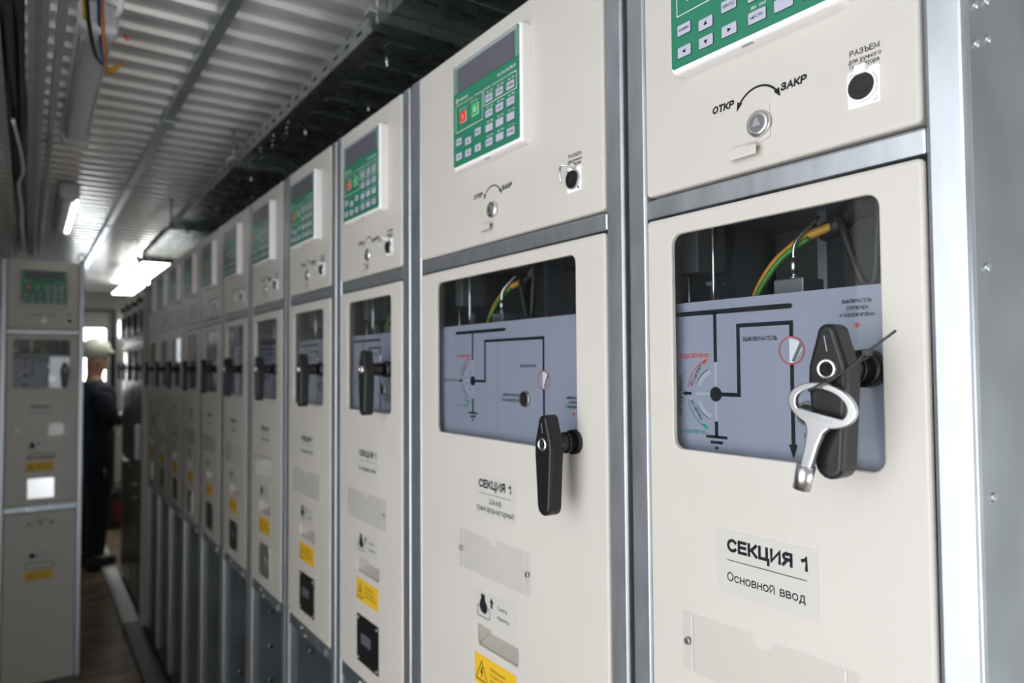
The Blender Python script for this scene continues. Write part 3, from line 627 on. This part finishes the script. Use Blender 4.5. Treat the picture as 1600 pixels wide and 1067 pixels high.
for i in range(1, 9):
    c = copy_tree(c3); c.location.y = 1.5316+.4263*i; c['label'] = labels[i]
    if i in (2, 5, 8):
        for ch in c.children:
            if ch.name.startswith('cover_plate'):
                if metal_cover is None:
                    metal_cover = ch.data.copy(); metal_cover.materials.clear(); metal_cover.materials.append(M['steel']); metal_cover.materials.append(M['yellow'])
                ch.data = metal_cover
# cabinet across the aisle, facing the camera
PL = dict(BASE, full=True, cover=None, ring=(-1, 1), title=['Секционный'], post=(.026, .026), dw=.326)
left = cabinet('beige cabinet with full height lower door at left, facing the camera across the aisle', PL, (-.582, 4.56, 0), 0)
m = MB(); m.plate(rr(-.060, .058, E-.690, E-.585, .003), -.0016, 0, 'steel'); m.build('cover_plate', left)

# ------------------------------------------------------------------ hanging key and cable tie
def key_and_tie():
    T = lambda x, y, z: Vector((y, .4706-x, E+z))
    root = thing('socket_key', 'chrome socket key with oval ring hanging in front of the nearest black handle', 'key', T(.1121, -.072, -.037))
    base = Vector((.1121, -.072, -.037))
    # key plane: local x right, z up, turned so the stem leans left
    k = MB(); n = 36; outer = []; inner = []
    A = Matrix.Rotation(radians(-11), 2)
    for i in range(n):
        a = 2*pi*i/n; p = A @ Vector((.0322*cos(a), .0198*sin(a))); outer.append((p.x, p.y))
        q = A @ Vector((.0250*cos(a), max(-.0075, .0145*sin(a)))) ; inner.append((q.x, q.y))
    k.plate(outer, -.0028, .0028, 'chrome', [inner], .0012, 2, hbev=.0008)
    bow = k.build('key_bow', root)
    s = MB(); d = Vector((-.0155, -.0715)).normalized()
    p0 = Vector((-.004, -.016)); p1 = Vector((-.0170, -.0580)); p2 = Vector((-.0215, -.0760))
    w = [(p0, .0130), (p0+(p1-p0)*.18, .0075), (p0+(p1-p0)*.5, .0056), (p1, .0048)]
    nn = Vector((-d.y, d.x)); L = [c+nn*v for c, v in w]; Rr = [c-nn*v for c, v in w][::-1]
    s.plate([(p.x, p.y) for p in L+Rr], -.0030, .0030, 'chrome', (), .0014, 2); s.build('key_stem', root)
    s = MB(); a = p1-d*.004; b = p2
    s.cyl((a.x, 0, a.y), (b.x, 0, b.y), .0082, 'chrome', 24, .0080); s.cyl((b.x, 0, b.y), (b.x+d.x*.0004, 0, b.y+d.y*.0004), .0052, 'hole', 3, smooth=False); s.build('key_socket', root)
    t = MB(); t.text('STEBAN', -.013, .011, -.0115, .0042, -.0031, 'steel', .01, radians(-11)); t.build('engraving', bow)
    root.rotation_euler = (0, 0, RZ)
    tb = MB(); pts = [(.1640, -.044, .0275), (.1419, -.050, .0095), (.1286, -.066, -.0075), (.1130, -.080, -.0195), (.1060, -.080, -.0235), (.1010, -.072, -.0240), (.1020, -.0645, -.0225), (.1150, -.063, -.0160), (.1310, -.056, -.002), (.1410, -.046, .006)]
    tb.tube([T(*p) for p in pts], .0012, 'rubber', 8)
    c = T(.1415, -.0495, .0092); tb.box(c-Vector((.004, .003, .003)), c+Vector((.004, .003, .003)), 'rubber', .0008)
    o = tb.build('cable_tie'); tag(o, 'thin black cable tie holding the chrome key to the nearest handle', 'cable tie')
key_and_tie()

# side wall of the nearest cabinet: rivets
m = MB()
for x, z in ((.024, .276), (.047, .286), (.032, .082), (.031, -.115), (.046, .320), (.024, .31)):
    m.cyl((.1705+.0334-.001, x, E+z), (.1705+.0334+.0028, x, E+z), .0048, 'zinc', 16, .0032); 
m.build('side_rivets', c1)
m = MB(); m.box((.1705+.0334-.0012, .012, .035), (.1705+.0334+.0002, .95, E+.582), 'zincd'); m.build('side_sheet', c1)

# ------------------------------------------------------------------ end post and the cabinets beyond it, shade put into their colour
ep = thing('end_post', 'tall narrow beige post with lifting ring closing the row', 'post', (0, 5.178, 0), RZ)
m = MB(); m.box((-.016, -.030, .032), (.012, .20, E+.50), 'postb', .003); m.build('post_profile', ep)
m = MB(); m.cyl((0, -.015, E+.50), (0, -.015, E+.64), .007, 'darkm', 12); m.tube([(.0+.026*cos(2*pi*i/12), -.015, E+.665+.026*sin(2*pi*i/12)) for i in range(12)], .006, 'darkm', 8, True, 3); m.build('lifting_eye', ep)
def dark_cabinet(y, label, first):
    r = thing('control_cabinet', label, 'cabinet', (0, y, 0), RZ, 'dark cabinets beyond the beige end post')
    m = MB(); m.box((-.18, .02, .03), (.18, .90, E+.57), 'dkpaint', .003); m.build('body', r)
    m = MB(); m.plate(rr(-.165, .165, E+.21, E+.56, .006), 0, .02, 'paint', (), .004); m.build('upper_door', r)
    m = MB(); m.plate(rr(-.165, .165, E-.70, E+.18, .006), 0, .02, 'dkpaint', [rr(-.12, .12, E-.09, E+.14, .01)], .004); m.build('middle_door', r)
    m = MB(); m.plate(rr(-.165, .165, .05, E-.74, .006), 0, .02, 'dkpaint', (), .004); m.build('lower_door', r)
    m = MB(); m.box((-.119, .006, E-.089), (.119, .012, E+.139), 'pane'); m.build('window_pane', r)
    m = MB(); m.box((-.08, -.03, E+.24), (.08, 0, E+.40), 'blackp', .004); m.cyl((0, 0, E+.47), (0, -.035, E+.47), .022, 'blackp', 16); m.build('meter_box', r)
    m = MB(); m.cyl((.08, 0, E+.0), (.08, -.045, E+.0), .014, 'blackp', 16); m.plate([(.062, E+.02), (.071, E+.045), (.089, E+.045), (.098, E+.02), (.092, E-.09), (.068, E-.09)], -.06, -.04, 'blackp', (), .004); m.build('handle', r)
    if first:
        m = MB(); m.box((-.02, -.045, E-.62), (.02, -.005, E-.38), 'white', .015, 3); m.build('white_handset', r)
        m = MB(); m.cyl((-.12, 0, E-.80), (-.12, -.05, E-.80), .006, 'chrome', 10); m.cyl((-.12, 0, E-.89), (-.12, -.05, E-.89), .006, 'chrome', 10); m.build('latch_pins', r)
    return r
dl = ['dark grey-brown cabinet just beyond the beige end post, white handset on its front', 'second dark grey-brown cabinet beyond the beige end post', 'third dark grey-brown cabinet beyond the beige end post', 'dark grey-brown cabinet farthest down the row, near the glazed door']
for i in range(4): dark_cabinet(5.395+i*.366, dl[i], i == 0)

# second cabinet behind the left one, white plates stand in for pale blurred reflections
sb = thing('control_cabinet', 'grey cabinet mostly hidden behind the beige left cabinet', 'cabinet', (-.575, 5.95, 0), 0)
m = MB(); m.box((-.20, 0, .03), (.180, .7, E+.57), 'zincd', .004); m.build('body', sb)
m = MB(); m.tube([(.165+.02*cos(2*pi*i/12), .02, E+.60+.02*sin(2*pi*i/12)) for i in range(12)], .005, 'darkm', 8, True, 3); m.build('lifting_eye', sb)
m = MB(); m.plate(rr(.150, .235, E+.05, E+.34, .03), -.03, 0, 'white', (), .01, 3); m.build('upper_cover', sb)
m = MB(); m.plate(rr(.150, .240, E-.37, E-.16, .01), -.03, 0, 'white', (), .006, 3); m.build('lower_cover', sb)

# ------------------------------------------------------------------ cable tray over the row
def tray():
    T0 = E+.73; x0, x1 = -.040, .40
    t = thing('cable_tray', 'dark galvanised cable tray running above the cabinet row', 'cable tray', (0, 0, T0))
    y = -1.0; seg = 0
    cuts = [-1.0, 1.337, 2.582, 3.895, 5.20]
    for a, b in zip(cuts, cuts[1:]):
        m = MB(); m.box((x0, a+.004, 0), (x1, b-.004, .002), 'traym')
        yy = a+.10
        while yy < b-.08:
            m.box((x0+.05, yy, -.0035), (x1-.04, yy+.035, 0), 'traym', .0012)
            for k in range(4): m.box((x0+.03+k*.09, yy+.055, -.0006), (x0+.065+k*.09, yy+.062, .001), 'hole')
            yy += .13
        fasteners(m, [], 0, .004)
        for k in range(3): 
            yy = a+.2+k*.3
            if yy < b-.05: m.sphere((x0+.09+.08*(k % 2), yy, -.002), .006, 'steel', (1, 1, .7), 10); m.cyl((x0+.09+.08*(k % 2), yy, -.012), (x0+.09+.08*(k % 2), yy, 0), .003, 'steel', 8)
        for k in range(8): m.sphere((x0+.02+.012*(k % 3), b-.5+.05*k, -.001), .0035, 'steel', (1, 1, .6), 8)
        m.build('tray_bottom', t)
        m = MB(); m.box((x0-.0015, a+.004, 0), (x0, b-.004, .044), 'traym'); m.box((x0-.0015, a+.004, .043), (x0+.012, b-.004, .045), 'traym')
        yy = a+.06
        while yy < b-.06: m.box((x0-.0019, yy, .018), (x0-.0014, yy+.028, .026), 'hole'); yy += .075
        m.build('side_rail', t)
        m = MB(); m.box((x1, a+.004, 0), (x1+.0015, b-.004, .044), 'traym'); m.build('side_rail', t)
    for yy in cuts[1:]:
        m = MB(); m.box((x0-.03, yy-.021, -.004), (x1+.03, yy-.018, -.026), 'traym'); m.box((x0-.03, yy+.018, -.004), (x1+.03, yy+.021, -.026), 'traym'); m.box((x0-.03, yy-.021, -.004), (x1+.03, yy+.021, -.0015), 'traym')
        m.box((x0-.045, yy-.02, -.006), (x0-.005, yy+.02, .004), 'steel', .002); m.build('hanger_channel', t)
        for xx in (x0-.022, x1+.022):
            m = MB(); m.cyl((xx, yy, -.02), (xx, yy, .12), .0042, 'trim', 10); m.cyl((xx, yy, .114), (xx, yy, .1245), .012, 'darkm', 6, smooth=False); m.cyl((xx, yy, .004), (xx, yy, .012), .009, 'steel', 6, smooth=False); m.build('hanger_rod', t)
tray()
m = MB(); P_ = [(-.20, 1.02, CZ-.05), (-.15, 1.18, CZ-.085), (-.085, 1.29, CZ-.098), (-.03, 1.32, CZ-.075), (.05, 1.30, CZ-.06)]
m.tube(P_, .0045, 'orange', 8); tag(m.build('orange_wire'), 'orange wire sagging from the ceiling to the near end of the dark tray', 'wire')
m = MB(); m.tube([(-.045, 1.30, CZ-.10), (.0, 1.26, CZ-.11), (.01, 1.15, CZ-.06), (-.02, 1.0, CZ-.03)], .0035, 'wprint', 8); tag(m.build('white_wire'), 'white wire curling at the near tray hanger', 'wire')

# ------------------------------------------------------------------ cable rack at the upper left
def rack():
    z0 = E+.70; r = thing('cable_rack', 'steel cable rack hanging at upper left, leading over the beige left cabinet', 'cable rack', (-.66, 2.5, z0))
    f = lambda a, b: (a+.66, b-2.5)
    for x0, x1, h, mt in ((-.728, -.706, .05, 'zinc'), (-.660, -.624, .05, 'zinc'), (-.610, -.594, .045, 'zinc')):
        m = MB(); m.box((x0+.66, -3.4, 0), (x1+.66, 2.75, h), mt, .002)
        if x1-x0 > .03: m.box((x0+.66+.012, -3.4, -.0015), (x1+.66-.012, 2.75, .001), 'zincd')
        m.build('channel', r)
    for k in range(6):
        m = MB(); m.box((-.075, -3.2+k*1.15, .051), (.07, -3.16+k*1.15, .06), 'zincd'); m.build('crossbar', r)
    for k in range(4):
        for xx in (-.065, .06):
            m = MB(); m.cyl((xx, -2.9+k*1.6, .05), (xx, -2.9+k*1.6, .155), .004, 'trim', 8); m.build('hanger_rod', r)
    c = thing('cable_bundle', 'black cables lying along the steel rack at upper left', 'cables', (-.683, 2.5, z0), 0)
    for k in range(5):
        m = MB(); pts = []
        for i in range(14): pts.append((-.014+.008*k+random.uniform(-.006, .006), -3.3+i*.455, .012+random.uniform(-.012, .02)-.004*(k % 2)))
        m.tube(pts, .0085 if k < 4 else .006, 'rubber', 10, sub=3); m.build('cable', c)
    m = MB(); m.tube([(-.010, -.1, .0), (.006, .15, -.022), (.012, .4, -.030), (-.004, .7, -.012), (.004, 1.1, -.03), (-.002, 1.5, -.02), (.006, 2.0, -.03), (.0, 2.6, -.02)], .0045, 'sticker', 8); m.build('pale_cable', c)['label'] = 'pale grey cable'
rack()

# ------------------------------------------------------------------ ceiling lamps
def batten(x, y0, y1, label, lit):
    l = thing('batten_lamp', label, 'lamp', (x, (y0+y1)/2, CZ-.012), 0, 'batten lamps under the ceiling'); h = (y1-y0)/2
    m = MB(); m.box((-.038, -h, -.052), (.038, h, -.012), 'lampb', .008, 3); m.build('housing', l)
    m = MB(); m.box((-.030, -h+.05, -.080), (.030, h-.04, -.052), 'lampd', .010, 3); m.build('diffuser', l)
    for yy in (-h, h):
        m = MB(); m.box((-.041, yy-.03, -.082), (.041, yy+.03, -.014), 'lampb', .014, 3); m.build('end_cap', l)
    for yy in (-h*.7, h*.7):
        m = MB(); m.box((-.02, yy-.01, -.013), (.02, yy+.01, .0), 'steel', .001); m.build('bracket', l)
    if lit:
        m = MB(); m.box((.016, -h+.10, -.086), (.040, h-.10, -.058), 'lit2', .006); m.build('lit_tube', l)
    return l
batten(-.528, 1.84, 2.80, 'unlit grey batten lamp on the ceiling with loose coloured wires', False)
batten(-.507, 3.70, 4.75, 'lit batten lamp farther along the ceiling above the beige left cabinet', True)
w = thing('loose_wires', 'loose orange, blue and black wires hanging off the unlit batten lamp', 'wires', (-.51, 1.86, CZ-.05))
for nm, cm, P_ in (('orange_strand', 'orange', [(-.03, -.30, .02), (-.018, -.12, -.01), (-.004, .0, -.055), (.012, .14, -.062)]), ('blue_strand', 'bluew', [(-.035, -.28, .02), (-.022, -.1, -.015), (-.006, .03, -.058), (.010, .13, -.058)]),
                   ('black_strand', 'rubber', [(-.05, -.30, .02), (-.045, -.12, -.02), (-.02, .04, -.062), (.008, .13, -.055)]), ('yellow_strand', 'yellow', [(-.055, -.15, .0), (-.048, -.09, -.02), (-.046, -.06, -.028)])):
    m = MB(); m.tube(P_, .0042, cm, 8); m.build(nm, w)
m = MB()
for k in range(4): m.tube([(.010, .135, -.060), (.018+.006*k, .155, -.060+.006*k), (.026+.007*k, .168, -.058+.010*k)], .004, ('orange', 'yellow', 'orange', 'yellow')[k], 8)
m.build('wire_tips', w)
m = MB(); m.cyl((0, 0, 0), (0, .03, .02), .005, 'red', 10); o = m.build('red_cap', w); o.location = (.045, .02, -.02)
m = MB(); m.cyl((-.50, 1.60, CZ-.012), (-.50, 1.60, CZ-.045), .045, 'white', 24, .040); m.tube([(-.50, 1.60, CZ-.05), (-.497, 1.70, CZ-.085), (-.50, 1.78, CZ-.06)], .006, 'white', 8); tag(m.build('ceiling_rose'), 'round white ceiling fitting just before the unlit batten lamp', 'ceiling fitting')
def panel_lamp(x0, x1, y0, y1, label):
    l = thing('panel_lamp', label, 'lamp', (x0, y0, E+.735), 0, 'bright ceiling panels at the far end')
    m = MB(); m.box((0, 0, 0), (x1-x0, y1-y0, .03), 'lampb', .003); m.build('frame', l)
    m = MB(); m.box((.006, .012, -.004), (x1-x0-.006, y1-y0-.012, 0), 'lit'); m.build('diffuser', l)
    m = MB(); m.box((.01, .02, .03), (x1-x0-.01, y1-y0-.02, .034), 'litup'); m.build('top_diffuser', l)  # glowing top added to brighten the reflection in the ceiling
    for yy in (.2, y1-y0-.2):
        m = MB(); m.cyl((.1, yy, .034), (.1, yy, .118), .004, 'trim', 8); m.build('hanger_rod', l)
panel_lamp(-.008, .34, 5.27, 6.38, 'bright white ceiling panel nearer the end of the dark tray')
panel_lamp(.02, .34, 6.50, 7.92, 'farther bright white ceiling panel close to the end wall')
wl = thing('wall_lamp', 'small glowing capsule lamp on the end wall right of the door', 'lamp', (.222, 8.99, E+.44))
m = MB(); m.box((-.05, -.01, -.12), (.05, .0, .12), 'lampb', .004); m.build('back_plate', wl)
m = MB(); m.plate(rr(-.034, .034, -.10, .10, .032), -.06, -.01, 'lit', (), .015, 3); m.build('glass_shade', wl)

# equipment by the end wall
eq = thing('tool_case', 'dark case with red panel on the floor against the end wall', 'case', (.17, 8.72, 0))
m = MB(); m.box((-.16, -.15, 0), (.16, .15, .40), 'boot', .02, 3); m.build('body', eq)
m = MB(); m.plate(rr(-.05, .09, .10, .30, .02), -.158, -.15, 'redcase'); m.build('red_panel', eq)
m = MB(); m.tube([(-.08, 0, .40), (-.07, 0, .45), (.07, 0, .45), (.08, 0, .40)], .010, 'boot', 8); m.build('carry_handle', eq)

# ------------------------------------------------------------------ person at the far end
def skinned(name, J, edges, parent, ms, zone=None, sub=2):
    me = bpy.data.meshes.new(name); me.from_pydata([j[:3] for j in J], edges, [])
    o = bpy.data.objects.new(name, me); COL.objects.link(o)
    o.modifiers.new('s', 'SKIN'); sd = o.modifiers.new('u', 'SUBSURF'); sd.levels = sub; sd.render_levels = sub
    for i, j in enumerate(J):
        v = me.skin_vertices[0].data[i]; r = j[3]; v.radius = r if isinstance(r, tuple) else (r, r)
    me.skin_vertices[0].data[0].use_root = True
    bpy.context.view_layer.update()
    e = o.evaluated_get(bpy.context.evaluated_depsgraph_get()); nm = bpy.data.meshes.new_from_object(e)
    bpy.data.objects.remove(o); o = bpy.data.objects.new(name, nm); COL.objects.link(o); o.parent = parent
    nm.materials.clear()
    for k in ms: nm.materials.append(M[k])
    for p in nm.polygons:
        p.use_smooth = True
        p.material_index = zone(p.center) if zone else 0
    return o
def person():
    # faces +x; right side towards the camera (-y)
    r = thing('person', 'person in white hard hat and navy coverall standing in the aisle', 'person', (-.185, 7.05, .0), radians(18))
    J = [(0, 0, 1.00, (.12, .14)), (.0, 0, 1.16, (.105, .14)), (.015, 0, 1.36, (.125, .165)), (.0, 0, 1.53, (.065, .09)), (.005, 0, 1.63, .055), (.02, 0, 1.73, .075), (.025, 0, 1.83, .088), (.01, 0, 1.90, .07),
         (0, -.10, .94, .10), (.015, -.105, .52, .065), (-.01, -.11, .10, .045), (.10, -.115, .045, .038),
         (0, .10, .94, .10), (.02, .105, .52, .065), (.0, .11, .10, .045), (.11, .115, .045, .038),
         (.0, -.19, 1.49, .060), (.045, -.27, 1.22, .052), (.155, -.20, 1.28, .040), (.215, -.13, 1.31, .034),
         (.0, .19, 1.49, .060), (.05, .27, 1.22, .052), (.16, .18, 1.25, .040), (.215, .11, 1.27, .034),
         (.120, 0, 1.765, .018), (.115, 0, 1.71, .020)]
    Ed = [(0, 1), (1, 2), (2, 3), (3, 4), (4, 5), (5, 6), (6, 7), (0, 8), (8, 9), (9, 10), (10, 11), (0, 12), (12, 13), (13, 14), (14, 15), (3, 16), (16, 17), (17, 18), (18, 19), (3, 20), (20, 21), (21, 22), (22, 23), (6, 24), (5, 25)]
    for side, by in ((-1, -.13), (1, .11)):
        b = 19 if side < 0 else 23
        for k in range(4):
            n = len(J); y = by-.018*side*(k-1.5)*-1; J += [(.262, by+.03*-side, 1.33-.018*k-(.0 if side < 0 else .04), .010), (.285, by+.055*-side, 1.325-.018*k-(.0 if side < 0 else .04), .008)]; Ed += [(b, n), (n, n+1)]
        n = len(J); J += [(.235, by+.02*-side, 1.355 if side < 0 else 1.315, .011), (.255, by+.035*-side, 1.372 if side < 0 else 1.332, .009)]; Ed += [(b, n), (n, n+1)]
    skinned('body', J, Ed, r, ['skin'])
    C = [(j[0], j[1], j[2], tuple(v*1.14+.022 for v in (j[3] if isinstance(j[3], tuple) else (j[3], j[3])))) for j in J[:23]]
    keep = [0, 1, 2, 3, 8, 9, 10, 12, 13, 14, 16, 17, 18, 20, 21, 22]; ix = {k: i for i, k in enumerate(keep)}
    skinned('coverall', [C[k] for k in keep]+[(0.005, 0, 1.62, (.078, .085))], [(ix[a], ix[b]) for a, b in Ed if a in ix and b in ix]+[(ix[3], len(keep))], r, ['navy'])
    for s in (-1, 1):
        m = MB(); m.box((-.075, s*.11-.055, 0), (.15, s*.11+.055, .11), 'boot', .03, 3); m.build('boot', r)
    m = MB(); m.sphere((.02, 0, 1.865), .112, 'hat', (1.08, .92, .95), 24)
    tb = bmesh.new(); n = 28; A = [tb.verts.new((.02+(.118+.04*max(0, cos(2*pi*i/n))**2)*cos(2*pi*i/n), .104*sin(2*pi*i/n), 1.855-.012*max(0, cos(2*pi*i/n)))) for i in range(n)]; B = [tb.verts.new((.02+.11*cos(2*pi*i/n), .10*sin(2*pi*i/n), 1.872)) for i in range(n)]; Cc = [tb.verts.new((v.co.x, v.co.y, v.co.z-.006)) for v in A]
    for i in range(n): tb.faces.new((A[i], A[(i+1) % n], B[(i+1) % n], B[i])); tb.faces.new((Cc[i], Cc[(i+1) % n], A[(i+1) % n], A[i]))
    tb.faces.new(Cc); bmesh.ops.recalc_face_normals(tb, faces=tb.faces[:]); m.add(tb, 'hat', True); m.build('hard_hat', r)
    m = MB()
    for s in (-1, 1): m.sphere((.108, s*.035, 1.775), .011, 'wprint', n=10); m.sphere((.117, s*.035, 1.775), .005, 'black', n=8); m.sphere((.015, s*.092, 1.755), .028, 'skin', (.7, .35, 1.1), 12)
    m.tube([(.118, -.025, 1.695), (.124, 0, 1.693), (.118, .025, 1.695)], .005, 'redcase', 8); m.build('face_details', r)
    for P_ in ([(.03, -.335, 1.20), (.10, -.285, 1.235), (.165, -.235, 1.275)], [(.045, -.145, 1.47), (.09, -.150, 1.43), (.115, -.14, 1.38)], [(.02, -.205, .86), (.03, -.185, .66)], [(.02, -.182, .60), (.018, -.172, .42)]):
        m = MB(); m.tube(P_, .007, 'stripe', 8); m.build('reflective_piping', r)
person()
